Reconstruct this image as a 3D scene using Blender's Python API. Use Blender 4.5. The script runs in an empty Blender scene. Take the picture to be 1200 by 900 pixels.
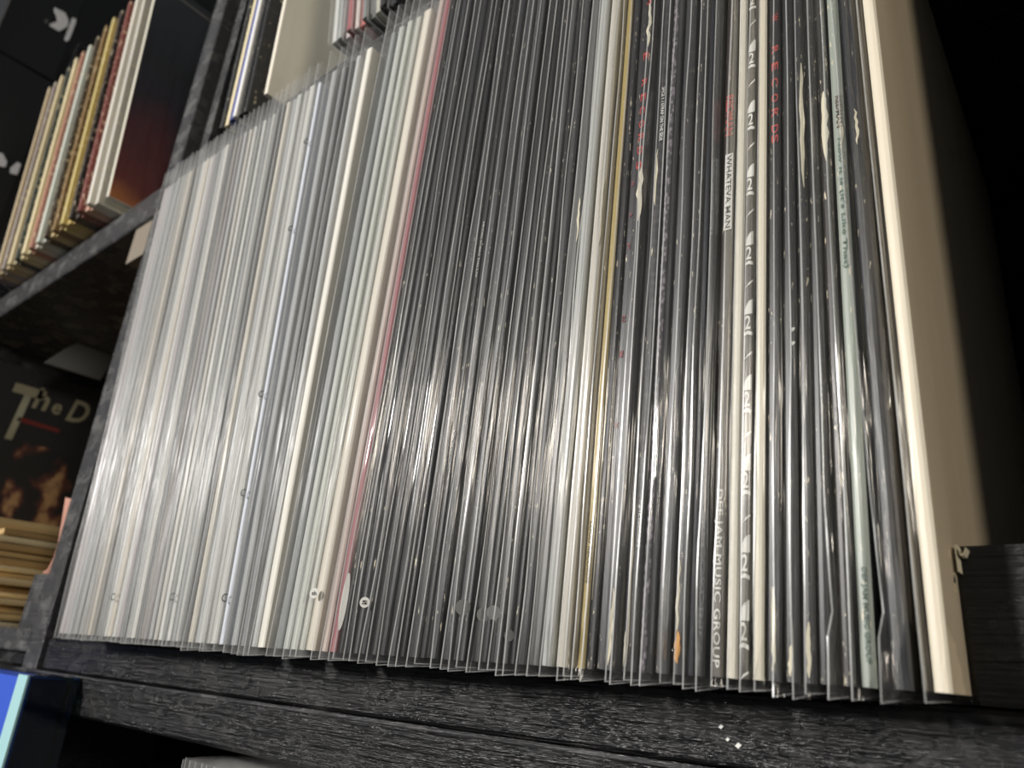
import bpy, math, random
from mathutils import Matrix, Vector

random.seed(7)
scn = bpy.context.scene
col = scn.collection
ZO = 1.30                      # height of the main shelf's top above the floor (m)

# ------------------------------------------------------------------ camera
cam_d = bpy.data.cameras.new('camera'); cam = bpy.data.objects.new('camera', cam_d); col.objects.link(cam)
cam_d.sensor_width = 36.0; cam_d.sensor_fit = 'HORIZONTAL'; cam_d.lens = 855.78 / 1200 * 36
cam_d.clip_start = 0.01; cam_d.clip_end = 50
Rr = Vector((0.77884314, 0.62343544, 0.06878683))
Rd = Vector((-0.17847579, 0.32541984, -0.92857327))
Rf = Vector((-0.60129008, 0.71093613, 0.36471914))
m = Matrix.Identity(4)
for i in range(3):
    m[i][0] = Rr[i]; m[i][1] = -Rd[i]; m[i][2] = -Rf[i]
m[2][3] = ZO
cam.matrix_world = m
cam_d.dof.use_dof = True; cam_d.dof.focus_distance = 0.24; cam_d.dof.aperture_fstop = 15.0
scn.camera = cam

# ------------------------------------------------------------------ world, lamps, exposure
w = bpy.data.worlds.new('room_ambience'); scn.world = w; w.use_nodes = True
bg = w.node_tree.nodes['Background']; bg.inputs[0].default_value = (0.86, 0.92, 1.0, 1); bg.inputs[1].default_value = 0.10


def area(name, loc, target, size, power, color):
    d = bpy.data.lights.new(name, 'AREA'); d.shape = 'DISK'; d.size = size; d.energy = power; d.color = color
    o = bpy.data.objects.new(name, d); col.objects.link(o)
    o.location = loc
    o.rotation_euler = (Vector(target) - Vector(loc)).to_track_quat('-Z', 'Y').to_euler()
    return o


area('ceiling_lamp', (-1.00, -1.6, ZO + 0.60), (-0.2, 0.2, ZO + 0.15), 0.26, 52, (1.0, 0.97, 0.93))
area('ceiling_lamp', (1.45, -0.50, ZO + 0.45), (-0.2, 0.2, ZO + 0.1), 0.40, 9, (1.0, 0.90, 0.76))

vs = scn.view_settings
vs.view_transform = 'Standard'; vs.look = 'None'; vs.exposure = 0.12; vs.gamma = 1.0; vs.use_curve_mapping = False
scn.cycles.transparent_max_bounces = 32
scn.cycles.max_bounces = 6

# ------------------------------------------------------------------ helpers


class MB:
    """collects vertices and faces of one mesh"""

    def __init__(s):
        s.v = []; s.f = []; s.mi = []

    def quad_grid(s, rows, mi=0, close=False):
        base = len(s.v); n = len(rows[0])
        for r in rows: s.v.extend(r)
        for i in range(len(rows) - 1):
            for j in range(n - (0 if close else 1)):
                k = (j + 1) % n
                s.f.append((base + i * n + j, base + i * n + k, base + (i + 1) * n + k, base + (i + 1) * n + j)); s.mi.append(mi)

    def box(s, a, b, mi=0):
        x0, y0, z0 = a; x1, y1, z1 = b; k = len(s.v)
        s.v += [(x0, y0, z0), (x1, y0, z0), (x1, y1, z0), (x0, y1, z0), (x0, y0, z1), (x1, y0, z1), (x1, y1, z1), (x0, y1, z1)]
        for f in ((0, 3, 2, 1), (4, 5, 6, 7), (0, 1, 5, 4), (1, 2, 6, 5), (2, 3, 7, 6), (3, 0, 4, 7)):
            s.f.append(tuple(k + q for q in f)); s.mi.append(mi)

    def prism(s, pts, lo, hi, axis='z', mi=0):
        """polygon pts (2-D) extruded from lo to hi along the axis"""
        k = len(s.v); n = len(pts)
        for h in (lo, hi):
            for a, b in pts:
                s.v.append((a, b, h) if axis == 'z' else ((a, h, b) if axis == 'y' else (h, a, b)))
        s.f.append(tuple(k + i for i in reversed(range(n)))); s.mi.append(mi)
        s.f.append(tuple(k + n + i for i in range(n))); s.mi.append(mi)
        for i in range(n):
            j = (i + 1) % n
            s.f.append((k + i, k + j, k + n + j, k + n + i)); s.mi.append(mi)

    def build(s, name, mats, parent=None, smooth=False):
        me = bpy.data.meshes.new(name); me.from_pydata([tuple(q) for q in s.v], [], s.f)
        for mt in (mats if isinstance(mats, (list, tuple)) else [mats]): me.materials.append(mt)
        for p, i in zip(me.polygons, s.mi):
            p.material_index = i; p.use_smooth = smooth
        me.update()
        return put(name, me, parent)


def put(name, me, parent=None):
    o = bpy.data.objects.new(name, me); col.objects.link(o)
    if parent: o.parent = parent
    return o


def fix_normals(o):
    import bmesh
    bm = bmesh.new(); bm.from_mesh(o.data); bmesh.ops.recalc_face_normals(bm, faces=bm.faces); bm.to_mesh(o.data); bm.free()
    return o


def empty(name, loc=(0, 0, 0), rot=(0, 0, 0)):
    o = bpy.data.objects.new(name, None); col.objects.link(o); o.location = loc; o.rotation_euler = rot; o.empty_display_size = 0.02
    return o


def tag(o, label, cat, group=None):
    o['label'] = label; o['category'] = cat
    if group: o['group'] = group
    return o


# ------------------------------------------------------------------ materials
def new_mat(name):
    mt = bpy.data.materials.new(name); mt.use_nodes = True
    nt = mt.node_tree
    return mt, nt, nt.nodes['Principled BSDF'], nt.nodes['Material Output']


def N(nt, kind, **kw):
    n = nt.nodes.new(kind)
    for k, v in kw.items(): setattr(n, k, v)
    return n


def mapped(nt, scale, coord='Object'):
    tc = N(nt, 'ShaderNodeTexCoord'); mp = N(nt, 'ShaderNodeMapping'); mp.inputs['Scale'].default_value = scale
    nt.links.new(tc.outputs[coord], mp.inputs['Vector'])
    return mp.outputs['Vector']


def noise(nt, vec, scale, detail=3.0, rough=0.5):
    n = N(nt, 'ShaderNodeTexNoise'); n.inputs['Scale'].default_value = scale
    n.inputs['Detail'].default_value = detail; n.inputs['Roughness'].default_value = rough
    nt.links.new(vec, n.inputs['Vector'])
    return n.outputs['Fac']


def ramp(nt, fac, stops):
    r = N(nt, 'ShaderNodeValToRGB'); e = r.color_ramp.elements
    while len(e) < len(stops): e.new(0.5)
    for q, (p, c) in zip(e, stops): q.position = p; q.color = (*c, 1) if len(c) == 3 else c
    nt.links.new(fac, r.inputs['Fac'])
    return r.outputs['Color']


def mixc(nt, fac, a, b):
    mx = N(nt, 'ShaderNodeMix', data_type='RGBA')
    for s_, v in ((0, fac), (6, a), (7, b)):
        if hasattr(v, 'is_output'): nt.links.new(v, mx.inputs[s_])
        else: mx.inputs[s_].default_value = v if s_ == 0 else (*v, 1)
    return mx.outputs[2]


def bump(nt, height, bsdf, strength, dist):
    b = N(nt, 'ShaderNodeBump'); b.inputs['Strength'].default_value = strength; b.inputs['Distance'].default_value = dist
    nt.links.new(height, b.inputs['Height']); nt.links.new(b.outputs['Normal'], bsdf.inputs['Normal'])


def srgb(r, g, b):
    return tuple(((c / 255 + 0.055) / 1.055) ** 2.4 if c > 10 else c / 255 / 12.92 for c in (r, g, b))


_jm = {}


def card(rgb, wear=0.0, gloss=0.45):
    """printed jacket card: faint streaks and, where asked, chips worn through to the cream paper"""
    key = (rgb, wear, gloss)
    if key in _jm: return _jm[key]
    mt, nt, p, _ = new_mat('jacket_card')
    c = srgb(*rgb)
    v = mapped(nt, (260, 40, 9)); f = noise(nt, v, 1.0, 4)
    colr = mixc(nt, f, tuple(q * 0.82 for q in c), tuple(min(1, q * 1.16 + 0.004) for q in c))
    if wear:
        v2 = mapped(nt, (1100, 500, 200)); f2 = noise(nt, v2, 1.0, 5, 0.65)
        mk = ramp(nt, f2, [(0.0, (0, 0, 0)), (0.67 - wear * 0.16, (0, 0, 0)), (0.69 - wear * 0.16, (1, 1, 1)), (1, (1, 1, 1))])
        colr = mixc(nt, mk, colr, srgb(214, 203, 176))
    nt.links.new(colr, p.inputs['Base Color'])
    p.inputs['Roughness'].default_value = gloss
    v3 = mapped(nt, (500, 300, 60)); bump(nt, noise(nt, v3, 1.0, 3), p, 0.25, 0.0006)
    _jm[key] = mt
    return mt


def plain(name, rgb, rough=0.6, spec=0.5):
    mt, nt, p, _ = new_mat(name); c = srgb(*rgb)
    f = noise(nt, mapped(nt, (300, 300, 120)), 1.0, 3)
    nt.links.new(mixc(nt, f, tuple(q * 0.9 for q in c), c), p.inputs['Base Color'])
    p.inputs['Roughness'].default_value = rough; p.inputs['Specular IOR Level'].default_value = spec
    return mt


def clear_plastic(name, haze, rough, amount=0.5, crink=0.5, low=0.045):
    """thin polypropylene: mostly see-through, slightly milky, glossy with crinkles"""
    mt, nt, p, out = new_mat(name); nt.nodes.remove(p)
    tr = N(nt, 'ShaderNodeBsdfTransparent'); tr.inputs[0].default_value = (0.97, 0.97, 0.97, 1)
    df = N(nt, 'ShaderNodeBsdfDiffuse'); df.inputs[0].default_value = (0.88, 0.89, 0.88, 1)
    tl = N(nt, 'ShaderNodeBsdfTranslucent'); tl.inputs[0].default_value = (0.88, 0.89, 0.88, 1)
    milk = N(nt, 'ShaderNodeMixShader'); milk.inputs[0].default_value = 0.5
    nt.links.new(df.outputs[0], milk.inputs[1]); nt.links.new(tl.outputs[0], milk.inputs[2])
    base = N(nt, 'ShaderNodeMixShader'); nt.links.new(tr.outputs[0], base.inputs[1]); nt.links.new(milk.outputs[0], base.inputs[2])
    info = N(nt, 'ShaderNodeObjectInfo')
    # cloudy, vertically drawn streaks in the film
    tc = N(nt, 'ShaderNodeTexCoord'); mp = N(nt, 'ShaderNodeMapping'); mp.inputs['Scale'].default_value = (420, 160, 16)
    ad = N(nt, 'ShaderNodeVectorMath', operation='ADD'); sc_ = N(nt, 'ShaderNodeVectorMath', operation='SCALE'); sc_.inputs['Scale'].default_value = 13.0
    cb = N(nt, 'ShaderNodeCombineXYZ')
    for q in range(3): nt.links.new(info.outputs['Random'], cb.inputs[q])
    nt.links.new(cb.outputs[0], sc_.inputs[0]); nt.links.new(tc.outputs['Object'], mp.inputs['Vector'])
    nt.links.new(mp.outputs[0], ad.inputs[0]); nt.links.new(sc_.outputs[0], ad.inputs[1])
    f = noise(nt, ad.outputs[0], 1.0, 4, 0.6)
    hz = N(nt, 'ShaderNodeMapRange'); hz.inputs['From Min'].default_value = 0.3; hz.inputs['From Max'].default_value = 0.75
    hz.inputs['To Min'].default_value = haze * 0.45; hz.inputs['To Max'].default_value = haze * 1.7
    nt.links.new(f, hz.inputs['Value']); nt.links.new(hz.outputs[0], base.inputs[0])
    gl = N(nt, 'ShaderNodeBsdfGlossy'); gl.inputs['Roughness'].default_value = rough; gl.inputs[0].default_value = (1, 1, 1, 1)
    lw = N(nt, 'ShaderNodeLayerWeight'); lw.inputs['Blend'].default_value = 0.5
    pw = N(nt, 'ShaderNodeMath', operation='POWER'); pw.inputs[1].default_value = 4.0
    nt.links.new(lw.outputs['Facing'], pw.inputs[0])
    mr = N(nt, 'ShaderNodeMapRange'); mr.inputs['To Min'].default_value = low; mr.inputs['To Max'].default_value = amount
    nt.links.new(pw.outputs[0], mr.inputs['Value'])
    fin = N(nt, 'ShaderNodeMixShader'); nt.links.new(mr.outputs[0], fin.inputs[0])
    nt.links.new(base.outputs[0], fin.inputs[1]); nt.links.new(gl.outputs[0], fin.inputs[2])
    mp2 = N(nt, 'ShaderNodeMapping'); mp2.inputs['Scale'].default_value = (300, 120, 5); nt.links.new(tc.outputs['Object'], mp2.inputs['Vector'])
    ad2 = N(nt, 'ShaderNodeVectorMath', operation='ADD'); nt.links.new(mp2.outputs[0], ad2.inputs[0]); nt.links.new(sc_.outputs[0], ad2.inputs[1])
    hb = noise(nt, ad2.outputs[0], 1.0, 3, 0.55)
    b = N(nt, 'ShaderNodeBump'); b.inputs['Strength'].default_value = crink; b.inputs['Distance'].default_value = 0.004
    nt.links.new(hb, b.inputs['Height']); nt.links.new(b.outputs[0], gl.inputs['Normal'])
    nt.links.new(fin.outputs[0], out.inputs['Surface'])
    return mt


def black_wood(name, dust=0.5, lift=0):
    """brush-painted black boards: raised grain along X, grey scuffs, semi gloss"""
    mt, nt, p, _ = new_mat(name)
    g1 = noise(nt, mapped(nt, (5, 420, 520)), 1.0, 6, 0.65)
    g2 = noise(nt, mapped(nt, (40, 40, 60)), 1.0, 5, 0.6)
    gr = ramp(nt, g1, [(0.3, (0.0, 0.0, 0.0)), (0.7, (1, 1, 1))])
    scuff = ramp(nt, g2, [(0.52, (0, 0, 0)), (0.8, (dust, dust, dust))])
    c1 = mixc(nt, gr, srgb(14 + lift, 14 + lift, 15 + lift), srgb(32 + lift, 32 + lift, 34 + lift))
    nt.links.new(mixc(nt, scuff, c1, srgb(120, 119, 115)), p.inputs['Base Color'])
    r = N(nt, 'ShaderNodeMapRange'); r.inputs['To Min'].default_value = 0.12; r.inputs['To Max'].default_value = 0.4; p.inputs['Specular IOR Level'].default_value = 0.45
    nt.links.new(g2, r.inputs['Value']); nt.links.new(r.outputs[0], p.inputs['Roughness'])
    h = N(nt, 'ShaderNodeMath', operation='ADD'); nt.links.new(g1, h.inputs[0])
    g3 = noise(nt, mapped(nt, (34, 900, 900)), 1.0, 3); nt.links.new(g3, h.inputs[1])
    bump(nt, h.outputs[0], p, 1.0, 0.0011)
    return mt


WOOD = black_wood('black_painted_wood', 0.16, -6)
WOOD_GREY = black_wood('dusty_black_wood', 0.95, 34)
BLACK = plain('matt_black', (8, 8, 9), 0.9, 0.1)
EDGE = plain('worn_board_edge', (104, 103, 100), 0.6)
BAG = clear_plastic('clear_sleeve_film', 0.012, 0.17, 0.5, 0.5)
BAG_MILKY = clear_plastic('milky_sleeve_film', 0.070, 0.26, 0.15, 0.5, 0.012)
SEAM = clear_plastic('sleeve_fold', 0.30, 0.25, 0.5, 0.2)
BAG_SLACK = clear_plastic('slack_sleeve_film', 0.03, 0.10, 0.6, 1.0)
CREAM = plain('torn_cream_paper', (226, 218, 192), 0.8)
STICKER = plain('white_sticker', (205, 204, 198), 0.6)
GHOST = plain('grey_sticker', (128, 129, 128), 0.5)
INK_W = plain('white_print', (226, 226, 220), 0.6)
INK_K = plain('black_print', (22, 22, 22), 0.6)
INK_R = plain('red_print', (196, 66, 58), 0.6)


# ------------------------------------------------------------------ lettering
def text_mesh(body, shear=0.0, space=1.0):
    cu = bpy.data.curves.new('lettering', 'FONT'); cu.body = body; cu.size = 1.0; cu.shear = shear; cu.space_character = space
    cu.resolution_u = 3; cu.offset = 0.018
    o = bpy.data.objects.new('lettering', cu); col.objects.link(o)
    dg = bpy.context.evaluated_depsgraph_get(); dg.update()
    me = bpy.data.meshes.new_from_object(o.evaluated_get(dg))
    bpy.data.objects.remove(o); bpy.data.curves.remove(cu)
    return me


def letter(name, body, parent, fn, length, height, mat, shear=0.0, space=1.0):
    """flat print: glyph run stretched to length x height (m), each point sent through fn(u, v)"""
    me = text_mesh(body, shear, space); me.name = name
    xs = [v.co.x for v in me.vertices]; ys = [v.co.y for v in me.vertices]
    su = length / (max(xs) - min(xs)); sv = height / (max(ys) - min(ys)); x0 = min(xs); y0 = min(ys)
    for v in me.vertices:
        v.co = fn((v.co.x - x0) * su, (v.co.y - y0) * sv)
    me.materials.clear(); me.materials.append(mat)
    return put(name, me, parent)


def down_spine(x, y, ztop):
    """reads from top to bottom on the spine face, letters' feet to the left"""
    return lambda u, v: (x + v, y, ztop - u)


# ------------------------------------------------------------------ the setting
def struct(o):
    o['kind'] = 'structure'; return o


mb = MB(); mb.box((-3, -3, -0.05), (3, 1.0, 0)); struct(mb.build('floor', plain('dark_floor', (60, 56, 52), 0.7)))
mb = MB(); mb.box((-3, 0.62, 0), (3, 0.7, 2.9)); struct(mb.build('wall_back', plain('dark_wall', (40, 40, 42), 0.8)))

# ------------------------------------------------------------------ shelving unit
S = 0.200; SB = 0.545          # front and back of the boards
unit = empty('shelving_unit', (0, 0, 0))
tag(unit, 'black painted wooden shelving unit holding the rows of records', 'shelf')


def board(name, a, b, mat=WOOD, bev=0.0012, parent=None):
    """board with softened long edges"""
    (x0, y0, z0), (x1, y1, z1) = a, b
    mb = MB(); e = bev
    mb.prism([(y0 + e, z0), (y1, z0), (y1, z1), (y0 + e, z1), (y0, z1 - e), (y0, z0 + e)], x0, x1, 'x')
    return fix_normals(mb.build(name, mat, parent or unit))


XR = 0.075                      # right-hand side panel of the bay
board('shelf_board', (-0.537, S, ZO - 0.0195), (XR, SB, ZO - 0.0006))
b2 = board('shelf_board', (-1.03, S - 0.0015, ZO - 0.0405), (XR, SB, ZO - 0.0198))
board('edge_strip', (-0.575, S - 0.0022, ZO - 0.0213), (XR, S - 0.0010, ZO - 0.0199), WOOD_GREY, 0.0004)
board('shelf_board', (-0.571, S, ZO + 0.3315), (XR, SB, ZO + 0.360))
board('shelf_board', (-1.03, S, ZO + 0.3315), (-0.5712, SB, ZO + 0.360), WOOD_GREY)
board('shelf_board', (-1.03, S, ZO - 0.0104), (-0.5712, SB, ZO + 0.0045), WOOD_GREY)
board('shelf_board', (-1.03, S + 0.004, ZO - 0.0196), (-0.5712, SB, ZO - 0.0106))
board('shelf_board', (-1.03, S, ZO - 0.392), (XR, SB, ZO - 0.372))
mb = MB(); mb.prism([(-0.571, S + 0.001), (-0.570, S), (-0.550, S), (-0.549, S + 0.001), (-0.549, SB), (-0.571, SB)], ZO - 0.0197, ZO + 0.80)
fix_normals(mb.build('divider', WOOD_GREY, unit))
for x in (-1.05, XR):
    mb = MB(); mb.box((x, S, 0), (x + 0.02, SB, ZO + 0.80)); mb.build('side_panel', WOOD, unit)
mb = MB(); mb.box((-1.05, SB, 0.0), (XR + 0.02, SB + 0.008, ZO + 0.80)); mb.build('back_panel', BLACK, unit)
mb = MB(); mb.prism([(-0.6, ZO + 0.0047), (-0.5714, ZO + 0.0047), (-0.5714, ZO + 0.0398), (-0.5985, ZO + 0.0402)], S + 0.001, S + 0.04, 'y')
fix_normals(mb.build('batten', WOOD_GREY, unit))
mb = MB(); mb.prism([(-0.6096, ZO + 0.2976), (-0.5714, ZO + 0.2978), (-0.5714, ZO + 0.3313), (-0.6087, ZO + 0.3313)], S + 0.003, S + 0.03, 'y')
fix_normals(mb.build('corner_block', plain('bare_brown_block', (120, 110, 96), 0.7), unit))

mb = MB(); mb.box((-0.5445, 0.211, ZO + 0.3605), (-0.532, 0.226, ZO + 0.80)); mb.build('batten', WOOD_GREY, unit)

# black wooden block beside the last record, its paper label torn
blk = empty('wooden_block', (-0.0300, S, ZO))
tag(blk, 'black painted wooden block with torn paper scraps, right of the white record', 'block')
mb = MB(); mb.prism([(0.0, 0.001), (0.0012, 0.0), (0.1035, 0.0), (0.104, 0.001), (0.104, 0.05), (0.0, 0.05)], 0.0, 0.0344)
fix_normals(mb.build('block_body', black_wood('dusty_block_paint', 0.25), blk))
mb = MB()   # scraps of a torn label curling off the corner
mb.prism([(-0.0010, 0.0271), (-0.0002, 0.0285), (0.0002, 0.0278), (0.0009, 0.0277), (0.0007, 0.0233), (-0.0008, 0.0235)], -0.0045, -0.0041, 'y')
sc1 = fix_normals(mb.build('paper_scrap', CREAM, blk))
mb = MB()
mb.prism([(-0.0005, 0.0262), (0.0, 0.0272), (0.0003, 0.0264), (-0.0001, 0.0255)], -0.0047, -0.0044, 'y'); mb.prism([(0.0004, 0.0258), (0.0007, 0.0270), (0.0007, 0.0254)], -0.0047, -0.0044, 'y')
fix_normals(mb.build('scrap_print', INK_K, sc1))
mb = MB(); mb.prism([(0.0014, 0.0280), (0.0014, 0.0338), (0.0019, 0.0342), (0.0025, 0.0321), (0.0030, 0.0322), (0.0036, 0.0335), (0.0038, 0.0331), (0.0031, 0.0316), (0.0024, 0.0315), (0.0019, 0.0331), (0.0017, 0.0330), (0.0017, 0.0280)], -0.0042, 0.0002, 'y')
fix_normals(mb.build('paper_scrap', CREAM, blk))

# ------------------------------------------------------------------ one record in a clear sleeve
HJ = 0.309


def smooth_noise(n, amp, step, rnd):
    k = int(n / step) + 3; c = [rnd.uniform(-1, 1) for _ in range(k)]
    out = []
    for i in range(n):
        t = i / step; a = int(t); f = t - a; f = f * f * (3 - 2 * f)
        out.append(amp * (c[a] * (1 - f) + c[a + 1] * f))
    return out


def jacket_mesh(t, y0, z0, h=HJ, depth=0.311, two=False):
    mb = MB(); e = min(0.0006, t * 0.2)
    prof = [(0.0005, y0 + e), (0.0005 + e, y0 + 0.0001), (0.0005 + t * 0.5, y0), (0.0005 + t - e, y0 + 0.0001), (0.0005 + t, y0 + e), (0.0005 + t, y0 + depth), (0.0005, y0 + depth)]
    mb.prism(prof, z0, z0 + h)
    if two:                     # the printed sides of the cover
        mb.mi[6] = 1; mb.mi[8] = 1
    return mb


def sleeved_record(x, lean, t, flap, mat, bagmat, rnd, y=0.173, z=ZO, H=0.3255, crinkle=1.0, kink=0.0, nz=36, name='record', seam=True, side=None, drop=0.0):
    """an Empty at the sleeve's front bottom corner > jacket, plastic_sleeve (> fold)"""
    th = math.radians(lean)
    root = empty(name, (x, y, z + max(0.0, (t + 0.0012) * math.sin(th))), (0, th, 0))
    fix_normals(jacket_mesh(t, flap, 0.0018, two=side is not None).build('jacket', [mat, side] if side else mat, root))
    fx = smooth_noise(nz, 0.00022 * crinkle, 7, rnd); fy = smooth_noise(nz, 0.0008 * crinkle, 5, rnd)
    b1, b2 = rnd.uniform(-0.0004, 0.0005), rnd.uniform(-0.0004, 0.0005)
    n1 = [b1 + q for q in smooth_noise(nz, 0.00030 * crinkle, 5, rnd)]; n2 = [b2 + q for q in smooth_noise(nz, 0.00028 * crinkle, 3.5, rnd)]; n3 = smooth_noise(nz, 0.00020 * crinkle, 3, rnd)
    e = 0.00025; left = []; right = []; fold = []
    for i in range(nz):
        z_ = H * (i / (nz - 1)) ** 1.25
        s = min(1.0, z_ / 0.02)
        dx, dy = fx[i], fy[i]
        g = 1.0 + 1.6 * max(0.0, 1 - z_ / 0.016)          # gathers at the foot
        n1[i] *= g; n2[i] *= g
        if z_ < 0.013: n1[i] += rnd.uniform(-0.0004, 0.0005); n2[i] += rnd.uniform(-0.0005, 0.0005)
        if kink: dx += kink * (0.28 if z_ > 0.012 else -0.05) * max(0.0, 1 - abs(z_ - 0.014) / 0.03); dy -= kink * 0.5 * max(0.0, 1 - z_ / 0.012)
        dz = -drop * (1 - s) ** 2
        tt = t + 0.0010
        left.append([(-e, flap + 0.318, z_), (-e, flap + 0.02, z_), (-e + dx * 0.6, flap * 0.8, z_ + dz * 0.8), (dx, dy, z_ + dz)])
        k = 0.55 + 0.45 * s
        right.append([(dx, dy, z_ + dz), (dx + tt * 0.30 * k + n1[i], flap * 0.34 + dy * 0.5 - n1[i], z_ + dz * 0.9), (tt * 0.68 * k + n2[i], flap * 0.66 - n2[i] * 0.8, z_ + dz * 0.85),
                      (tt * k + n3[i] * 0.5, flap + 0.001, z_ + dz * 0.8), (tt, flap + 0.02, z_), (tt, flap + 0.318, z_)])
        fold.append((dx, dy, z_ + dz))
    mb = MB(); mb.quad_grid([list(reversed(r)) for r in left]); mb.quad_grid([list(reversed(r)) for r in right])
    bag = mb.build('plastic_sleeve', bagmat, root, smooth=True)
    if seam:
        r = 0.00015; mb = MB()
        path = [(fold[0][0] + 0.0002, flap + 0.018, 0.0002), fold[0]] + fold[1:]
        rows = []
        for i, (a, b, c) in enumerate(path):
            if i == 0: rows.append([(a - r, b, c - r), (a + r, b, c - r), (a + r, b, c + r), (a - r, b, c + r)])
            elif i == 1: rows.append([(a - r, b - r, c - r), (a + r, b - r, c - r), (a + r, b + r, c + r), (a - r, b + r, c + r)])
            else: rows.append([(a - r, b - r, c), (a + r, b - r, c), (a + r, b + r, c), (a - r, b + r, c)])
        mb.quad_grid(rows, close=True); mb.build('fold', SEAM, bag)
    root['t'] = t
    return root


def chip(rec, t, flap, z0, z1, u0, u1, rnd, mat=CREAM, name='torn_patch'):
    """irregular patch of bare paper, z0..z1 up the spine, u0..u1 across it (0..1)"""
    n = 9; lft = []; rgt = []
    for i in range(n):
        f = i / (n - 1); w_ = math.sin(math.pi * min(1, max(0, f))) ** 0.5
        mid = (u0 + u1) / 2 + rnd.uniform(-0.08, 0.08)
        hw = (u1 - u0) / 2 * (0.15 + 0.85 * w_) * rnd.uniform(0.7, 1.1)
        zz = z0 + (z1 - z0) * f
        lft.append((0.0005 + t * max(0.02, mid - hw), zz)); rgt.append((0.0005 + t * min(0.98, mid + hw), zz))
    mb = MB(); mb.prism(lft + rgt[::-1], flap - 0.00016, flap + 0.00005, 'y')
    return fix_normals(mb.build(name, mat, rec))


def sticker(rec, t, flap, z, r, mat=STICKER, word=None):
    """round price sticker on the slanting front of the sleeve"""
    tt = t + 0.001; d = Vector((tt * 0.66, flap * 0.66, 0)); d.normalize(); nrm = Vector((d.y, -d.x, 0))
    c = Vector((tt * 0.45, flap * 0.45, z)) + nrm * 0.0007
    mb = MB(); k = 20
    pts = [(c + d * (math.cos(a) * min(r, 0.0024, math.hypot(tt, flap) * 0.5) * (0.5 if r > 0.005 else 1.0)) + Vector((0, 0, 1)) * math.sin(a) * r) for a in [2 * math.pi * i / k for i in range(k)]]
    mb.v += [tuple(p) for p in pts] + [tuple(p + nrm * 0.0001) for p in pts]
    mb.f += [tuple(range(k))[::-1], tuple(range(k, 2 * k))] + [(i, (i + 1) % k, k + (i + 1) % k, k + i) for i in range(k)]; mb.mi += [0] * (k + 2)
    o = fix_normals(mb.build('price_sticker', mat, rec))
    if word:
        f = lambda u, v: tuple(c + nrm * 0.0002 + d * (u - r * 0.5) + Vector((0, 0, 1)) * (v - r * 0.4))
        letter('sticker_lettering', word, o, f, r * 1.0, r * 0.8, INK_K)
    return o


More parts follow.
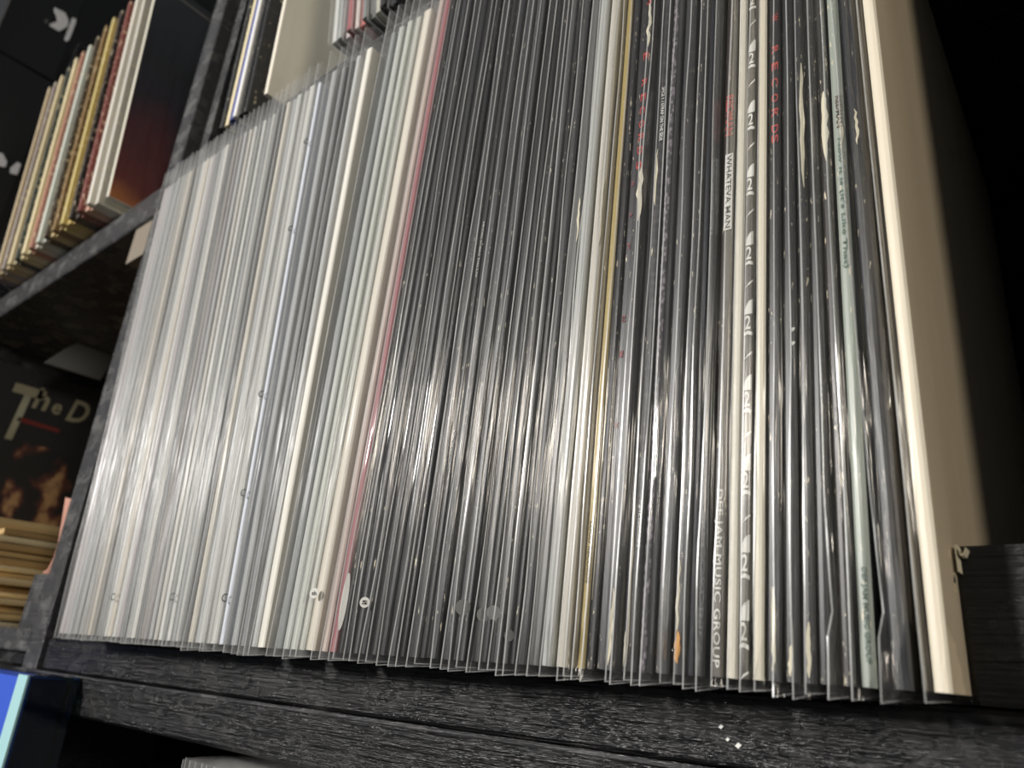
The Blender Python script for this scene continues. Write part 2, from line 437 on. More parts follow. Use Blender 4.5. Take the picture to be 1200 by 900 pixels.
# (key of the record, x of its fold at the shelf, lean to the right in degrees, pitch to the next in mm)
ROW = [(62, -0.4620, -6.00, 5.6), (66, -0.4564, -6.03, 5.5), (71, -0.4509, -6.07, 5.4), (76, -0.4455, -6.10, 5.3), (81, -0.4402, -6.13, 5.2), (86, -0.4349, -6.16, 5.1),
       (91, -0.4298, -6.20, 5.1), (95, -0.4247, -6.23, 5.0), (100, -0.4197, -6.26, 4.9), (105, -0.4148, -6.30, 4.8), (110, -0.4100, -6.33, 4.8), (115, -0.4052, -6.36, 4.7),
       (119, -0.4005, -6.39, 4.6), (124, -0.3959, -6.43, 4.5), (129, -0.3914, -6.46, 4.5), (134, -0.3869, -6.49, 4.4), (139, -0.3825, -6.53, 4.3), (144, -0.3782, -6.56, 4.3),
       (148, -0.3739, -6.59, 4.2), (153, -0.3697, -6.44, 4.2), (158, -0.3655, -6.22, 4.1), (163, -0.3614, -6.01, 4.0), (168, -0.3574, -5.80, 4.0), (173, -0.3534, -5.59, 3.9),
       (177, -0.3495, -5.38, 3.9), (182, -0.3456, -5.17, 3.8), (187, -0.3418, -4.95, 3.8), (192, -0.3380, -4.74, 3.7), (197, -0.3343, -4.53, 3.7), (202, -0.3306, -4.32, 4.1),
       (207, -0.3265, -4.09, 4.8), (214, -0.3218, -3.89, 4.3), (220, -0.3174, -3.72, 4.3), (226, -0.3132, -3.54, 4.9), (233, -0.3083, -3.33, 4.8), (240, -0.3035, -3.12, 5.4),
       (248, -0.2981, -2.89, 9.8), (263, -0.2883, -2.21, 5.1), (271, -0.2833, -1.73, 4.3), (278, -0.2789, -1.32, 4.3), (285, -0.2747, -0.90, 4.2), (292, -0.2705, -0.12, 11.6),
       (312, -0.2589, 1.21, 5.0), (321, -0.2539, 1.54, 4.9), (330, -0.2489, 1.87, 4.3), (338, -0.2447, 2.16, 4.2), (346, -0.2404, 2.45, 10.2), (366, -0.2303, 2.66, 4.2),
       (374, -0.2261, 2.70, 4.6), (384, -0.2215, 2.72, 3.8), (392, -0.2177, 2.74, 3.7), (400, -0.2140, 2.76, 4.1), (409, -0.2099, 2.78, 4.9), (420, -0.2050, 2.80, 4.4),
       (430, -0.2006, 2.83, 4.7), (441, -0.1959, 2.85, 5.6), (454, -0.1903, 2.88, 3.1), (462, -0.1873, 2.90, 6.2), (477, -0.1811, 2.94, 3.7), (487, -0.1774, 2.96, 5.7),
       (502, -0.1717, 3.00, 5.0), (515, -0.1668, 3.03, 3.8), (526, -0.1630, 3.05, 2.8), (534, -0.1602, 3.07, 4.7), (547, -0.1555, 3.10, 3.5), (558, -0.1520, 3.08, 4.6),
       (572, -0.1474, 3.07, 2.9), (581, -0.1445, 3.05, 2.9), (590, -0.1416, 3.04, 4.0), (603, -0.1376, 3.02, 5.0), (619, -0.1326, 3.00, 4.3), (634, -0.1283, 3.04, 4.9),
       (651, -0.1234, 3.10, 2.2), (659, -0.1211, 3.12, 2.5), (668, -0.1187, 3.15, 3.8), (682, -0.1149, 3.19, 6.8), (708, -0.1080, 3.27, 1.9), (715, -0.1061, 3.30, 3.9),
       (731, -0.1022, 3.35, 2.5), (741, -0.0998, 3.38, 2.7), (752, -0.0971, 3.41, 4.7), (772, -0.0924, 3.47, 3.9), (789, -0.0885, 3.53, 2.2), (799, -0.0863, 3.56, 3.1),
       (813, -0.0832, 3.60, 4.5), (834, -0.0787, 3.60, 3.5), (851, -0.0751, 3.60, 3.1), (866, -0.0721, 3.60, 3.3), (882, -0.0688, 3.60, 4.4), (905, -0.0645, 3.60, 4.2),
       (927, -0.0602, 3.49, 3.4), (946, -0.0569, 3.40, 5.0), (974, -0.0519, 2.85, 4.0), (998, -0.0479, 2.70, 6.1), (1035, -0.0418, 1.90, 7.7), (1085, -0.0341, 1.50, 4.0)]

W, LG, MG, DG, BK = (222, 221, 214), (196, 197, 194), (150, 152, 152), (84, 86, 88), (30, 30, 32)
# key: (jacket colour, wear, thickness in mm or None, words for the label, or None for the run of its neighbours)
SPEC = {
    207: ((52, 53, 55), 0, None, 'dark grey spine'), 214: ((190, 184, 170), 0, None, 'narrow cream spine'), 220: (MG, 0, None, None), 226: ((172, 172, 168), 0, None, None),
    233: ((150, 150, 146), 0, None, None), 240: ((176, 176, 170), 0, None, None), 248: ((206, 211, 220), 0, 2.6, 'shiny bluish white spine'), 263: (MG, 0, None, None),
    271: ((112, 114, 116), 0, None, None), 278: ((14, 14, 15), 0, 3.6, 'black spine standing among pale ones'), 285: ((176, 178, 176), 0, None, None),
    292: ((216, 213, 203), 0, 4.6, 'thick ivory spine'), 312: ((112, 116, 116), 0, None, None), 321: ((168, 171, 166), 0, None, None),
    330: ((184, 187, 178), 0, None, 'pale greenish white spine'), 338: ((180, 181, 172), 0, None, None), 346: ((200, 193, 179), 0, 5.5, 'thick beige spine and a round sticker'),
    366: ((180, 164, 154), 0, None, 'dusty pink-beige spine'), 374: ((150, 88, 92), 0, 3.4, 'rose pink spine'),
    619: ((176, 178, 175), 0, 3.4, 'light grey spine'), 634: ((196, 191, 179), 0, 3.8, 'greyish cream spine'), 651: ((104, 92, 62), 0.1, 1.7, 'thin olive brown spine'),
    659: ((172, 152, 92), 0.1, 2.4, 'gold spine and tiny dark lettering'), 668: ((40, 38, 40), 0.35, 2.6, 'scuffed black spine next to the gold one'),
    682: ((44, 42, 46), 0.12, 5.6, 'thick charcoal spine, widely spaced red letters and torn white paper'), 708: ((24, 24, 28), 0, 1.3, None),
    715: ((40, 41, 40), 0.1, 3.0, 'black spine, small white lettering and a worn white edge'), 731: ((80, 70, 84), 0, 1.9, 'thin purplish speckled spine'),
    741: ((34, 34, 36), 0, None, None), 752: ((58, 59, 62), 0.12, 3.9, 'glossy charcoal spine crumpled at the foot'), 772: ((36, 34, 36), 0.2, 3.2, 'black spine and an orange sticker at the foot'),
    789: ((26, 28, 40), 0, 1.7, 'thin navy black spine'), 799: ((42, 44, 46), 0, 2.5, 'charcoal spine with faint grey lettering'),
    813: ((66, 56, 50), 0.08, 3.6, 'dark brown spine with red and bold white lettering'), 834: ((226, 220, 202), 0, 2.8, 'off-white spine left of the repeated emblems'),
    851: ((34, 33, 34), 0, 2.5, 'black spine bearing a row of white emblems'), 866: ((238, 230, 208), 0, 2.6, 'ivory spine right of the repeated emblems'),
    882: ((38, 37, 38), 0.1, 3.6, 'black spine with spaced red capital letters'), 905: ((36, 37, 38), 0.1, 3.4, 'black spine with two small white dashes'),
    927: ((33, 34, 35), 0.22, 2.9, 'black spine worn to cream in a long streak'), 946: ((28, 29, 31), 0.1, 3.1, 'plain black spine left of a dark gap'),
    974: ((46, 38, 36), 0.3, 2.8, 'brownish black spine with a big torn cream patch'), 998: ((150, 158, 148), 0.25, 3.1, 'pale mint green spine'),
    1035: ((46, 47, 50), 0.08, 3.9, 'slack wrinkled sleeve and black spine'), 1085: ((236, 226, 204), 0.0, 3.3, 'white cover facing the dark gap, last on the right'),
}
rnd = random.Random(11)
pale = [(160, 160, 157), (172, 171, 166), (136, 137, 137), (154, 150, 143), (166, 159, 146), (118, 120, 122), (176, 176, 172), (145, 139, 138)]
rec = {}; info = []
DARK_SIDE = card((18, 18, 20), 0, 0.5)
SIDE = {1085: card((222, 206, 178), 0, 0.6), 634: card((208, 200, 182)), 619: card((196, 198, 192)), 834: card((200, 194, 178)), 866: card((210, 204, 186))}
for k_, (key, x, lean, pit) in enumerate(ROW):
    spec = SPEC.get(key)
    if key < 207: q_ = rnd.choice((0.62, 0.8, 0.9, 1.0, 1.0, 1.1)); c, wear, th, words = tuple(int(v * q_) for v in pale[rnd.randrange(8)]), 0, None, None
    elif spec: c, wear, th, words = spec
    else:
        g = {409: 6, 547: 8, 441: 14, 502: 56, 515: 66, 526: 70}.get(key) or rnd.choice((12, 20, 30, 44, 60, 74, 26)); c, wear, th, words = (g, g + (1 if key % 3 else -1), g + (2 if key % 3 else -4)), rnd.choice((0, 0.1, 0.15)), None, None
    t = (th if th else max(1.5, pit - 1.0)) / 1000
    flap = (1.6 + 4.2 * min(1.0, max(0.0, (key - 200) / 500))) / 1000 * rnd.uniform(0.9, 1.15)
    milky = key < 384
    if key >= 384 and sum(c) < 200: c = tuple(int(q * 0.8) for q in c)
    kink = 0.004 if key in (974, 1035) else 0.0
    cr = 1.0 if key > 384 else 0.6
    if key == 1035: cr = 1.7
    r_ = sleeved_record(x, lean, t, flap, card(c, wear, 0.4 if key > 384 else 0.55), BAG_MILKY if milky else (BAG_SLACK if key in (1035, 974, 752, 772) else BAG), random.Random(key), y=0.173 + rnd.uniform(-0.0008, 0.0008),
                        crinkle=cr, kink=kink, nz=44 if key > 600 else 30, side=SIDE.get(key, DARK_SIDE if key >= 384 else None), drop=rnd.uniform(0.0002, 0.0018) if key > 207 else rnd.uniform(0, 0.0008))
    rec[key] = (r_, t, flap); info.append((key, r_, words, c))

# labels: the striking ones by their look, the others counted from the nearest striking one
ORD = ['', 'first', 'second', 'third', 'fourth', 'fifth', 'sixth', 'seventh', 'eighth', 'ninth', 'tenth', 'eleventh', 'twelfth', 'thirteenth', 'fourteenth', 'fifteenth',
       'sixteenth', 'seventeenth', 'eighteenth', 'nineteenth', 'twentieth']
GR = 'records standing on the main shelf'
marks = [i for i, q in enumerate(info) if q[2]]
short = {207: 'dark grey spine', 214: 'narrow cream spine', 248: 'bluish white spine', 278: 'black spine among pale ones', 292: 'thick ivory spine', 330: 'pale greenish spine', 346: 'thick beige spine',
         366: 'pink-beige spine', 374: 'rose pink spine', 619: 'light grey spine', 682: 'red-lettered charcoal spine', 731: 'purplish speckled spine', 715: 'white-lettered black spine'}
for i, (key, r_, words, c) in enumerate(info):
    if words:
        tag(r_, 'record in clear sleeve with ' + words if key != 1085 else 'record in clear sleeve, ' + words, 'record', GR); continue
    shade = 'pale' if sum(c) > 500 else ('grey' if sum(c) > 280 else 'black')
    if i < marks[0]:
        if i == 0: tag(r_, 'pale record in milky sleeve, leftmost of the main row beside the divider', 'record', GR)
        elif i < 16: tag(r_, 'pale record in milky sleeve, %s from the left end of the main row' % ORD[i + 1], 'record', GR)
        else: tag(r_, 'pale record in milky sleeve, %s left of the dark grey spine' % ORD[marks[0] - i], 'record', GR)
        continue
    best = min((q for q in marks if info[q][0] in short), key=lambda q: abs(q - i))
    side = 'right' if i > best else 'left'
    tag(r_, '%s record in clear sleeve, %s to the %s of the %s' % (shade, ORD[abs(i - best)], side, short[info[best][0]]), 'record', GR)

# --- print and wear on the spines (z is the height above the shelf)


def spine_text(key, body, z1, z0, u, h, mat, **kw):
    r_, t, flap = rec[key]
    return letter('spine_lettering', body, r_, down_spine(0.0005 + t * u, flap - 0.00018, z1), z1 - z0, t * h, mat, **kw)


spine_text(813, 'DEF JAM MUSIC GROUP', 0.0480, 0.0040, 0.16, 0.64, INK_W, space=1.08)
spine_text(813, 'REDMAN', 0.1760, 0.1605, 0.2, 0.72, plain('dull_red_print', (176, 58, 54), 0.6))
r_, t, flap = rec[813]
mb = MB(); mb.prism([(0.0005 + t * 0.28, 0.1265), (0.0005 + t * 0.95, 0.1265), (0.0005 + t * 0.95, 0.1535), (0.0005 + t * 0.28, 0.1535)], flap - 0.00020, flap + 0.00005, 'y')
pl = fix_normals(mb.build('title_panel', INK_W, r_))
letter('spine_lettering', 'WHATEVA MAN', pl, down_spine(0.0005 + t * 0.36, flap - 0.00027, 0.1530), 0.026, t * 0.5, INK_K)
spine_text(715, 'SPICE 1 / STRAP ON THE SIDE', 0.1915, 0.1690, 0.42, 0.42, INK_W)
spine_text(715, 'JIVE RECORDS', 0.0455, 0.0340, 0.42, 0.46, INK_W)
spine_text(659, 'LOUD RECORDS', 0.0420, 0.0245, 0.3, 0.5, plain('brown_print', (70, 52, 24), 0.6))
spine_text(998, 'REDMAN', 0.1585, 0.1475, 0.35, 0.5, plain('brown_grey_print', (92, 74, 66), 0.6))
gp = plain('green_grey_print', (96, 116, 104), 0.6)
spine_text(998, 'Now It Is (It\u2019s Like That)', 0.1440, 0.1030, 0.25, 0.42, gp)
spine_text(998, 'DEF JAM MUSIC GROUP', 0.0270, 0.0065, 0.3, 0.42, gp)
spine_text(477, 'PRODUCERS DELUX', 0.1640, 0.1390, 0.45, 0.3, INK_W)
spine_text(477, 'LA ROCK', 0.0780, 0.0640, 0.45, 0.28, INK_W)
fg = plain('faint_grey_print', (74, 76, 80), 0.6)
spine_text(799, 'DEF JAM RECORDINGS', 0.0620, 0.0060, 0.3, 0.5, fg)
# single red capitals, far apart
r_, t, flap = rec[882]
for ch, z in zip('OW RECORDS', (0.2085, 0.1990, None, 0.1860, 0.1795, 0.1735, 0.1675, 0.1620, 0.1560, 0.1525)):
    if z: letter('spine_lettering', ch, r_, down_spine(0.0005 + t * 0.3, flap - 0.00018, z + 0.0015), 0.0030, t * 0.55, INK_R)
r_, t, flap = rec[682]
for ch, z in (('M', 0.2350), ('E', 0.2090), ('R', 0.1970), ('E', 0.1905), ('C', 0.1850), ('O', 0.1790), ('R', 0.1735), ('D', 0.1680), ('S', 0.1620)):
    letter('spine_lettering', ch, r_, down_spine(0.0005 + t * 0.42, flap - 0.00018, z + 0.0016), 0.0031, t * 0.36, INK_R)
fr = plain('faded_red_print', (120, 60, 62), 0.6)
for ch, z in (('R', 0.1550), ('A', 0.1430), ('P', 0.1310), ('M', 0.1050), ('I', 0.0930), ('X', 0.0700)):
    letter('spine_lettering', ch, r_, down_spine(0.0005 + t * 0.15, flap - 0.00018, z + 0.0012), 0.0022, t * 0.22, fr)

# the repeated white emblem: dome, numeral, arc and a thin stroke
r_, t, flap = rec[851]
mb = MB(); yq = flap - 0.00022
dome = [(t * (0.98 - 0.86 * math.cos(math.pi * i / 20)), 0.0044 * math.sin(math.pi * i / 20)) for i in range(11)]
mb.prism([(0.0005 + a, b) for a, b in dome] + [(0.0005 + t * 0.98, 0.0)], yq, flap, 'y')
mb.prism([(0.0005 + t * 0.1, -0.0056), (0.0005 + t * 0.5, -0.0050), (0.0005 + t * 0.98, -0.0056), (0.0005 + t * 0.98, -0.0066), (0.0005 + t * 0.5, -0.0061), (0.0005 + t * 0.1, -0.0064)], yq, flap, 'y')
mb.prism([(0.0005 + t * 0.12, -0.0138), (0.0005 + t * 0.5, -0.0122), (0.0005 + t * 0.98, -0.0113), (0.0005 + t * 0.98, -0.0119), (0.0005 + t * 0.5, -0.0128)], yq, flap, 'y')
base = fix_normals(mb.build('emblem', INK_W, r_)); em = base.data
nm = text_mesh('2'); xs = [v.co.x for v in nm.vertices]; ys = [v.co.y for v in nm.vertices]
for v in nm.vertices:
    v.co = (0.0005 + t * (0.2 + 0.6 * (v.co.x - min(xs)) / (max(xs) - min(xs))), yq, -0.0046 + 0.0042 * (v.co.y - min(ys)) / (max(ys) - min(ys)))
nm.materials.clear(); nm.materials.append(INK_W)
for j, z in enumerate((0.2125, 0.1885, 0.1648, 0.1414, 0.1182, 0.0964, 0.0740, 0.0520, 0.0312, 0.0150)):
    o = base if j == 0 else put('emblem', em, r_)
    o.location = (0, 0, z); put('emblem_numeral', nm, o)

# torn paper on spines
CH = random.Random(5)
for key, z0, z1, u0, u1 in ((682, 0.213, 0.234, 0.55, 0.8), (682, 0.140, 0.161, 0.62, 0.98), (634, 0.136, 0.163, 0.8, 0.99), (603, 0.140, 0.158, 0.75, 0.98), (927, 0.132, 0.176, 0.45, 0.85), (974, 0.138, 0.162, 0.2, 0.9),
                            (998, 0.140, 0.155, 0.55, 0.85), (715, 0.144, 0.166, 0.10, 0.42), (715, 0.003, 0.050, 0.02, 0.16), (682, 0.003, 0.023, 0.62, 0.80), (882, 0.004, 0.023, 0.3, 0.6), (927, 0.003, 0.015, 0.25, 0.7),
                            (905, 0.003, 0.010, 0.3, 0.6), (708, 0.003, 0.012, 0.3, 0.6), (1035, 0.140, 0.152, 0.4, 0.6), (772, 0.010, 0.030, 0.15, 0.4), (668, 0.02, 0.09, 0.1, 0.3)):
    r_, t, flap = rec[key]; chip(r_, t, flap, z0, z1, u0, u1, CH)
r_, t, flap = rec[772]
chip(r_, t, flap, 0.0045, 0.0125, 0.1, 0.62, CH, plain('orange_sticker', (222, 160, 78), 0.6), 'orange_sticker')
r_, t, flap = rec[905]
for z in (0.0885, 0.0845):
    mb = MB(); mb.prism([(0.0005 + t * 0.7, z), (0.0005 + t * 0.92, z + 0.0006), (0.0005 + t * 0.92, z + 0.0012), (0.0005 + t * 0.66, z + 0.0012)], flap - 0.0002, flap, 'y')
    fix_normals(mb.build('spine_dash', INK_W, r_))
mt, nt, p, _ = new_mat('speckled_print')
vo = N(nt, 'ShaderNodeTexVoronoi'); vo.inputs['Scale'].default_value = 900.0; nt.links.new(mapped(nt, (1, 1, 0.6)), vo.inputs['Vector'])
nt.links.new(ramp(nt, vo.outputs['Distance'], [(0.25, srgb(150, 140, 150)), (0.6, srgb(46, 42, 48))]), p.inputs['Base Color'])
rec[731][0].children[0].data.materials[0] = mt
for key, z, r0, wd in ((346, 0.0218, 0.0019, 'sh'), (409, 0.0185, 0.0018, 's'), (384, 0.0190, 0.0100, None), (526, 0.0172, 0.0024, None), (547, 0.0152, 0.0021, None), (558, 0.0158, 0.0021, None), (581, 0.0095, 0.0016, None)):
    r_, t, flap = rec[key]; sticker(r_, t, flap, z, r0, STICKER if wd or key == 384 else GHOST, wd)
for key, z in ((187, 0.0190), (119, 0.0190), (248, 0.0185), (248, 0.0640), (248, 0.1120), (248, 0.2060), (248, 0.2640)):   # dark ring marks printed on sleeves
    r_, t, flap = rec[key]; tt = t + 0.001; d_ = Vector((tt, flap, 0)).normalized(); nn = Vector((d_.y, -d_.x, 0)); cc = d_ * (0.45 * math.hypot(tt, flap)) + nn * 0.0010
    letter('ring_mark', 'C', r_, lambda u, v, cc=cc, d_=d_, z=z: tuple(cc + d_ * (u - 0.0013) + Vector((0, 0, z + v))), 0.0027, 0.0036, INK_K)

# ------------------------------------------------------------------ records on the shelf above, right of the divider
UPG = 'records on the upper shelf right of the divider'
up = [(-0.4640, (52, 53, 55), 3.5, 0, 'black record on upper shelf, first right of the divider'), (-0.4585, (220, 208, 172), 4.2, 0, 'cream record on upper shelf, left of the blue-spined one'),
      (-0.4500, (62, 74, 140), 4.8, 0, 'blue-spined record on upper shelf'), (-0.4445, (226, 226, 222), 3.8, 0, 'thin white record on upper shelf, right of the blue-spined one'),
      (-0.4395, (28, 28, 30), 4.2, 0, 'black record on upper shelf, second left of the large white cover'), (-0.4340, (30, 30, 32), 4.4, 0, 'black record on upper shelf, touching the large white cover'),
      (-0.4050, (232, 226, 210), 3.6, 0, 'large white cover on upper shelf, facing the gap'),
      (-0.3300, (198, 200, 196), 4.0, 1, 'pale record on upper shelf, right edge of the gap by the large white cover'), (-0.3250, (150, 152, 150), 4.2, 1, 'grey record on upper shelf, two left of the dull red spine'),
      (-0.3195, (196, 186, 184), 4.0, 1, 'pinkish grey record on upper shelf, just left of the dull red spine'), (-0.3145, (150, 88, 92), 4.4, 1, 'dull red record on upper shelf'),
      (-0.3090, (206, 198, 190), 3.4, 1, 'off-white record on upper shelf, between two reddish spines'), (-0.3045, (190, 110, 104), 4.0, 1, 'salmon record on upper shelf'),
      (-0.2995, (120, 122, 120), 4.0, 1, 'grey record on upper shelf, first right of the salmon spine'), (-0.2945, (92, 96, 92), 4.0, 1, 'dark grey record on upper shelf, second right of the salmon spine'),
      (-0.2895, (188, 186, 170), 4.0, 1, 'pale record on upper shelf, third right of the salmon spine'), (-0.2840, (36, 36, 38), 5.0, 1, 'black record on upper shelf, fourth right of the salmon spine'),
      (-0.2780, (30, 30, 32), 5.0, 1, 'black record on upper shelf, fifth right of the salmon spine, nearest the top edge')]
for j, (x, c, t, sl, lab) in enumerate(up):
    lean = -3.5 if x < -0.4 else (-9.0 if j == 7 else -8.5)
    if sl:
        o = sleeved_record(x, lean, t / 1000, 0.002, card(c, 0.05), BAG_MILKY, random.Random(j), y=0.187 + 0.002 * math.sin(j * 2.3), z=ZO + 0.3602, nz=14)
    else:
        th = math.radians(lean); o = empty('record', (x, 0.189 + 0.0012 * math.sin(j * 1.7), ZO + 0.3602), (0, th, 0))
        fix_normals(jacket_mesh(t / 1000, 0.0, 0.0).build('jacket', card(c, 0.25 if sum(c) < 200 else 0.06), o))
    tag(o, lab, 'record', UPG)

# ------------------------------------------------------------------ old records on the shelf above, left of the divider
OLD = [((120, 112, 118), 'mauve grey'), ((176, 160, 132), 'tan'), ((150, 142, 140), 'grey'), ((186, 168, 128), 'sand coloured'), ((196, 184, 150), 'light sand coloured'), ((40, 54, 56), 'dark teal'), ((206, 192, 150), 'yellowed cream'),
       ((212, 200, 164), 'pale cream'), ((172, 120, 104), 'terracotta'), ((200, 196, 184), 'off-white'), ((188, 192, 182), 'greenish white'), ((60, 50, 40), 'dark brown'), ((190, 170, 126), 'straw coloured'), ((120, 96, 60), 'brown'),
       ((204, 186, 122), 'yellow'), ((190, 168, 104), 'mustard'), ((44, 36, 34), 'black-brown'), ((120, 60, 56), 'brick red'), ((196, 158, 140), 'salmon pink'), ((204, 200, 190), 'silvery white')]
OG = 'old records on the left upper shelf'
nold = len(OLD)
for j in range(nold * 2):
    c, wd = OLD[j // 2]; c = tuple(int(q * (0.9 if j % 2 else 1.0)) for q in c)
    f_ = j / (2 * nold - 1)
    x = -0.908 + (0.908 - 0.655) * f_; lean = -15.5 + 3.0 * f_
    th = math.radians(lean); o = empty('record', (x, 0.1785 + 0.004 * math.sin(j * 2.1), ZO + 0.3602), (0, th, 0))
    fix_normals(jacket_mesh(0.0056, 0.0, 0.0, 0.313 + 0.003 * math.sin(j * 3.7)).build('jacket', card(c, 0.5), o))
    tag(o, '%s of the two %s records leaning on the left upper shelf' % (('right one', 'left one')[j % 2 == 0], wd), 'record', OG)
# the last one shows its dark cover with a red and orange picture
mt, nt, p, _ = new_mat('dark_picture_cover')
tc = N(nt, 'ShaderNodeTexCoord'); sp = N(nt, 'ShaderNodeSeparateXYZ'); nt.links.new(tc.outputs['Object'], sp.inputs[0])
nz_ = noise(nt, mapped(nt, (18, 18, 14)), 1.0, 4)
ad = N(nt, 'ShaderNodeMath', operation='MULTIPLY_ADD'); nt.links.new(nz_, ad.inputs[0]); ad.inputs[1].default_value = 0.12; nt.links.new(sp.outputs['Z'], ad.inputs[2])
c1 = ramp(nt, ad.outputs[0], [(0.06, srgb(196, 120, 60)), (0.09, srgb(120, 52, 40)), (0.15, srgb(84, 34, 40)), (0.2, srgb(34, 22, 34)), (0.26, srgb(22, 22, 26))])
nt.links.new(c1, p.inputs['Base Color']); p.inputs['Roughness'].default_value = 0.3
o = empty('record', (-0.6400, 0.1800, ZO + 0.3602), (0, math.radians(-11.5), 0))
fix_normals(jacket_mesh(0.004, 0.002, 0.0042).build('jacket', card((216, 212, 196), 0.05), o))
mb = MB(); mb.prism([(0.003, 0.005), (0.312, 0.005), (0.312, 0.312), (0.003, 0.312)], 0.00455, 0.0047, 'x'); fix_normals(mb.build('cover_picture', mt, o))
mb = MB(); mb.quad_grid([[(0.0, 0.0, z), (0.0050, 0.004, z), (0.0052, 0.318, z)] for z in (0, 0.1, 0.2, 0.3245)]); mb.build('plastic_sleeve', BAG, o, True)
tag(o, 'dark picture cover with a red lower part, rightmost on the left upper shelf', 'record', OG)

# ------------------------------------------------------------------ black cabinet with white bird emblem, at the far left
cb = empty('black_cabinet', (-1.055, 0.112, 0))
tag(cb, 'tall black cabinet with a white bird emblem beyond the left upper shelf', 'cabinet')
CF = plain('black_cabinet_face', (24, 26, 28), 0.5)
mb = MB(); mb.box((-0.40, 0.0, 0), (-0.004, 0.40, ZO + 1.15)); mb.build('cabinet_body', CF, cb)
mb = MB(); mb.box((-0.0038, 0.0005, ZO + 0.732), (0.003, 0.079, ZO + 1.10)); mb.build('side_door', CF, cb)
mb = MB(); mb.box((-0.0038, 0.0005, 0.2), (0.003, 0.079, ZO + 0.728)); mb.build('side_door', CF, cb)
mb = MB(); mb.box((0.003, -0.0003, 0.3), (0.0042, 0.0012, ZO + 1.10)); mb.build('edge_trim', EDGE, cb)


def face_emblem(name, pts, mat):
    mb = MB(); mb.prism([(y - 0.112, z) for y, z in pts], 0.0030, 0.0036, 'x'); return fix_normals(mb.build(name, mat, cb))


LILAC = plain('white_emblem_print', (252, 252, 255), 0.6)
face_emblem('bird_emblem', [(0.1612, 0.8442 + ZO), (0.1745, 0.8465 + ZO), (0.1814, 0.8386 + ZO), (0.1833, 0.8295 + ZO), (0.1811, 0.8226 + ZO), (0.1759, 0.8118 + ZO), (0.1629, 0.8112 + ZO),
                            (0.1636, 0.815 + ZO), (0.1703, 0.826 + ZO), (0.1673, 0.8324 + ZO), (0.1615, 0.8395 + ZO)], LILAC)
face_emblem('emblem_bar', [(0.1847, 0.8459 + ZO), (0.1896, 0.8478 + ZO), (0.1908, 0.8417 + ZO), (0.1908, 0.8095 + ZO), (0.1890, 0.8037 + ZO), (0.1857, 0.8037 + ZO), (0.1853, 0.8115 + ZO), (0.1846, 0.8357 + ZO)], LILAC)
face_emblem('emblem_dot', [(0.1568, 0.8187 + ZO), (0.1598, 0.8182 + ZO), (0.1605, 0.8139 + ZO), (0.1583, 0.8116 + ZO), (0.156, 0.8139 + ZO)], EDGE)
face_emblem('lower_emblem', [(0.160, 0.5877 + ZO), (0.168, 0.589 + ZO), (0.1752, 0.5806 + ZO), (0.1755, 0.5725 + ZO), (0.1701, 0.5703 + ZO), (0.160, 0.571 + ZO)], LILAC)
face_emblem('lower_emblem', [(0.1809, 0.5747 + ZO), (0.1855, 0.5874 + ZO), (0.1905, 0.5868 + ZO), (0.1905, 0.5698 + ZO), (0.1829, 0.5677 + ZO)], LILAC)

# ------------------------------------------------------------------ left bay: black cover, paper sleeves, odds and ends
o = empty('record', (-1.0246, 0.200, ZO + 0.0047)); XF = 0.0046
tag(o, 'black cover with pale hand-drawn title letters, standing behind the yellowed paper sleeves', 'record')
fix_normals(jacket_mesh(0.004, 0.0, 0.0, 0.3045).build('jacket', card((26, 25, 27), 0.0, 0.6), o))
mt, nt, p, _ = new_mat('stage_picture_print')
tc = N(nt, 'ShaderNodeTexCoord'); sp = N(nt, 'ShaderNodeSeparateXYZ'); nt.links.new(tc.outputs['Object'], sp.inputs[0])
nz_ = noise(nt, mapped(nt, (30, 34, 26)), 1.0, 3)
dn = N(nt, 'ShaderNodeMath', operation='MULTIPLY_ADD'); nt.links.new(sp.outputs['Z'], dn.inputs[0]); dn.inputs[1].default_value = -1.6; nt.links.new(nz_, dn.inputs[2])
nt.links.new(ramp(nt, dn.outputs[0], [(0.24, srgb(26, 25, 27)), (0.31, srgb(92, 50, 40)), (0.38, srgb(176, 140, 100))]), p.inputs['Base Color']); p.inputs['Roughness'].default_value = 0.6
mb = MB(); mb.prism([(0.012, 0.012), (0.30, 0.012), (0.30, 0.215), (0.012, 0.215)], XF - 0.0001, XF + 0.0001, 'x'); fix_normals(mb.build('cover_picture', mt, o))
OLIVE = plain('pale_olive_print', (158, 154, 130), 0.7)


def on_cover(y0, z0, sl=0.0, lift=0.0004):
    return lambda u, v: (XF + lift, y0 - 0.200 + u + sl * v, z0 + v)


letter('title_lettering', 'T', o, on_cover(0.252, 0.214, 0.1), 0.036, 0.070, OLIVE)
letter('title_lettering', 'h', o, on_cover(0.283, 0.259, 0.15), 0.016, 0.028, OLIVE)
letter('title_lettering', 'e', o, on_cover(0.305, 0.259, 0.1), 0.011, 0.014, OLIVE)
letter('title_lettering', 'D', o, on_cover(0.324, 0.255, 0.2), 0.022, 0.030, OLIVE)
mb = MB(); mb.prism([(0.072, 0.2385), (0.074, 0.2440), (0.121, 0.2415), (0.122, 0.2370)], XF + 0.0001, XF + 0.0004, 'x'); fix_normals(mb.build('red_underline', plain('dim_red_print', (120, 38, 36), 0.7), o))

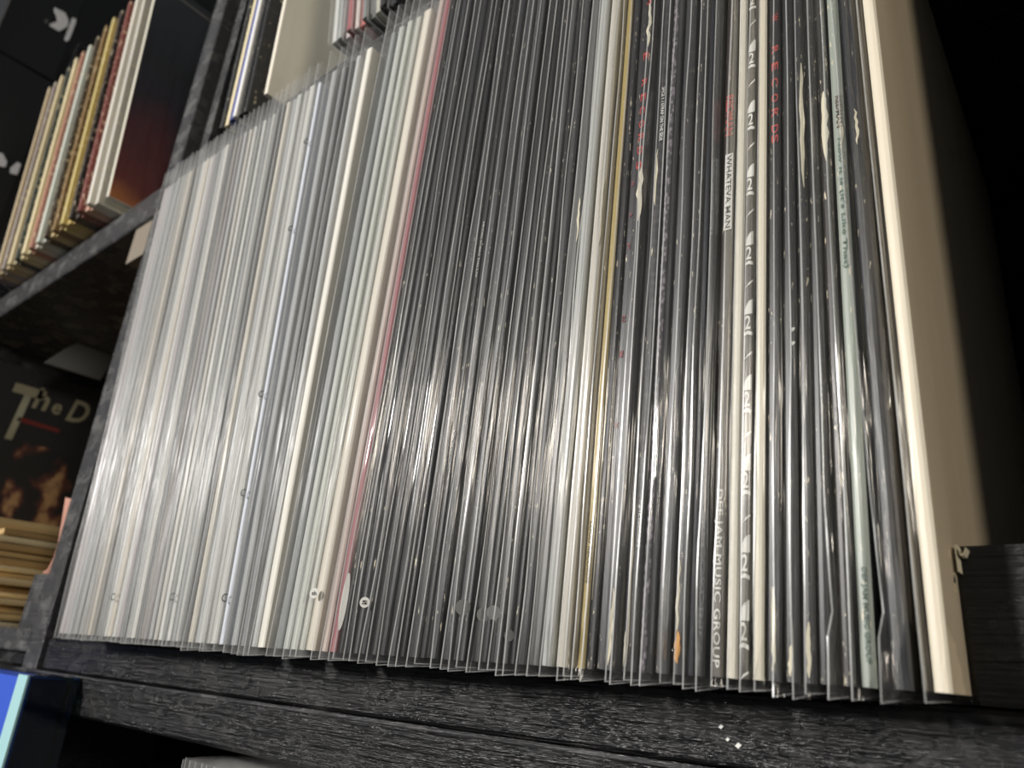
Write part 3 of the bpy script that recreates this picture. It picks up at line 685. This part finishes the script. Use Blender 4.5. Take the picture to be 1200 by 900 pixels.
pr_ = random.Random(3); z = ZO + 0.0046; nsl = 15
yell = [(226, 204, 156), (236, 220, 178), (204, 176, 124), (230, 210, 164), (176, 146, 98), (240, 228, 194)]
for j in range(nsl):
    th_ = pr_.uniform(0.0040, 0.0072)
    if j == nsl - 1: th_ = ZO + 0.0915 - z
    mb = MB(); nxy = 9
    top = []; bot = []
    wav = [pr_.uniform(-0.0007, 0.0007) for _ in range(nxy)]
    for i in range(nxy):       # softly waving paper edge along the depth
        y_ = 0.29 * i / (nxy - 1); top.append(y_)
    rows = []
    for y_, wv in zip(top, wav):
        rows.append([(0.0, y_, 0.0004), (0.0, y_, th_ * 0.85), (-0.285, y_, th_ * 0.85), (-0.285, y_, 0.0004), (-0.285, y_, 0.0004)])
        rows[-1] = [(wv * 2, y_, 0.0003), (0.0012 + wv * 2, y_, th_ * 0.4), (wv, y_, th_ * 0.9 + wv * 0.3), (-0.285, y_, th_ * 0.9), (-0.285, y_, 0.0003)]
    mb.quad_grid(rows, close=True)
    k = len(mb.v); mb.f.append(tuple(range(5))[::-1]); mb.mi.append(0); mb.f.append(tuple(range(k - 5, k))); mb.mi.append(0)
    o = fix_normals(mb.build('paper_sleeve', plain('yellowed_paper', yell[pr_.randrange(6)], 0.85)))
    o.location = (-0.716 + pr_.uniform(-0.014, 0.012), 0.205 + pr_.uniform(-0.003, 0.004), z); o.rotation_euler = (0, 0, math.radians(pr_.uniform(-4, 4)))
    z += th_ + 0.0001
    lab = ('topmost of the flat stack' if j == nsl - 1 else 'bottom of the flat stack' if j == 0 else '%s from the bottom of the flat stack' % ORD[j + 1])
    tag(o, 'yellowed paper sleeve, %s left of the divider' % lab, 'paper sleeve', 'flat stack of yellowed paper sleeves')

mb = MB(); pth = [(-0.5890, 0.0950), (-0.5835, 0.0790), (-0.5775, 0.0600), (-0.5785, 0.0500), (-0.5825, 0.0434), (-0.5900, 0.0412)]
rows = []
for (x, z_) in pth: rows.append([(x, 0.203, ZO + z_), (x, 0.236, ZO + z_), (x - 0.0012, 0.236, ZO + z_ + 0.0004), (x - 0.0012, 0.203, ZO + z_ + 0.0004)])
mb.quad_grid(rows, close=True)
tag(fix_normals(mb.build('paper_strip', plain('pinkish_paper', (196, 142, 124), 0.7), None, True)), 'curled pinkish paper strip against the divider, beside the paper sleeves', 'paper')
mb = MB(); mb.prism([(0.2566, 0.2955), (0.2756, 0.3225), (0.283, 0.3312), (0.330, 0.3312), (0.320, 0.2963)], -0.932, -0.930, 'x')  # added plate, shaped and coloured as a patch of light on the side panel
lit_patch = fix_normals(mb.build('light_patch_plate', plain('light_patch_grey', (120, 122, 124), 0.5), unit)); lit_patch.location.z = ZO

# glass and a blue board in front of the lower boards
mt, nt, p, _ = new_mat('green_tinted_glass'); p.inputs['Base Color'].default_value = (*srgb(40, 88, 90), 1)
p.inputs['Transmission Weight'].default_value = 1.0; p.inputs['Roughness'].default_value = 0.04; p.inputs['IOR'].default_value = 1.5
gp_ = empty('glass_pane', (-0.486, 0.1700, 0)); tag(gp_, 'upright glass pane with a pale cyan edge at the lower left', 'glass pane')
mb = MB(); mb.box((0, 0.0012, 0), (0.0135, 0.0272, ZO - 0.0207)); mb.build('pane', mt, gp_)
mb = MB(); mb.box((0, 0, 0), (0.0135, 0.0011, ZO - 0.0205)); mb.build('frosted_edge', plain('frosted_glass_edge', (164, 206, 210), 0.35), gp_)
mb = MB(); mb.prism([(-0.60, 0.001), (-0.599, 0.0), (-0.491, 0.0), (-0.490, 0.001), (-0.490, 0.020), (-0.60, 0.020)], 0.0, ZO - 0.0225)
o = fix_normals(mb.build('blue_board', plain('blue_print', (44, 82, 190), 0.5))); o.location.y = 0.176
tag(o, 'blue board behind the glass pane at the lower left corner', 'board')

# records of the shelf below, only their sleeve tops show
for j in range(20):
    o = sleeved_record(-0.3475 + 0.0048 * j, 1.0, 0.0036, 0.004, card((206, 204, 196) if j % 3 else (150, 150, 148), 0.0), BAG_MILKY, random.Random(100 + j), y=0.1965 - (0.003 if j else 0), z=ZO - 0.3718 - (0.004 if j == 0 else 0), nz=12)
    o.location.z = ZO - 0.3718
    tag(o, 'sleeve top under the lower board, %s from the left on the shelf below' % ORD[j + 1], 'record', 'records on the shelf below')

for x, z_, s_ in ((-0.0885, -0.0100, 0.0007), (-0.0868, -0.0128, 0.0006), (-0.0840, -0.0140, 0.0009)):
    mb = MB(); mb.prism([(x - s_, z_), (x, z_ - s_ * 0.6), (x + s_, z_ + s_ * 0.4), (x, z_ + s_)], S - 0.0005, S + 0.0002, 'y')
    f_ = fix_normals(mb.build('paint_fleck', INK_W, unit)); f_.location.z = ZO
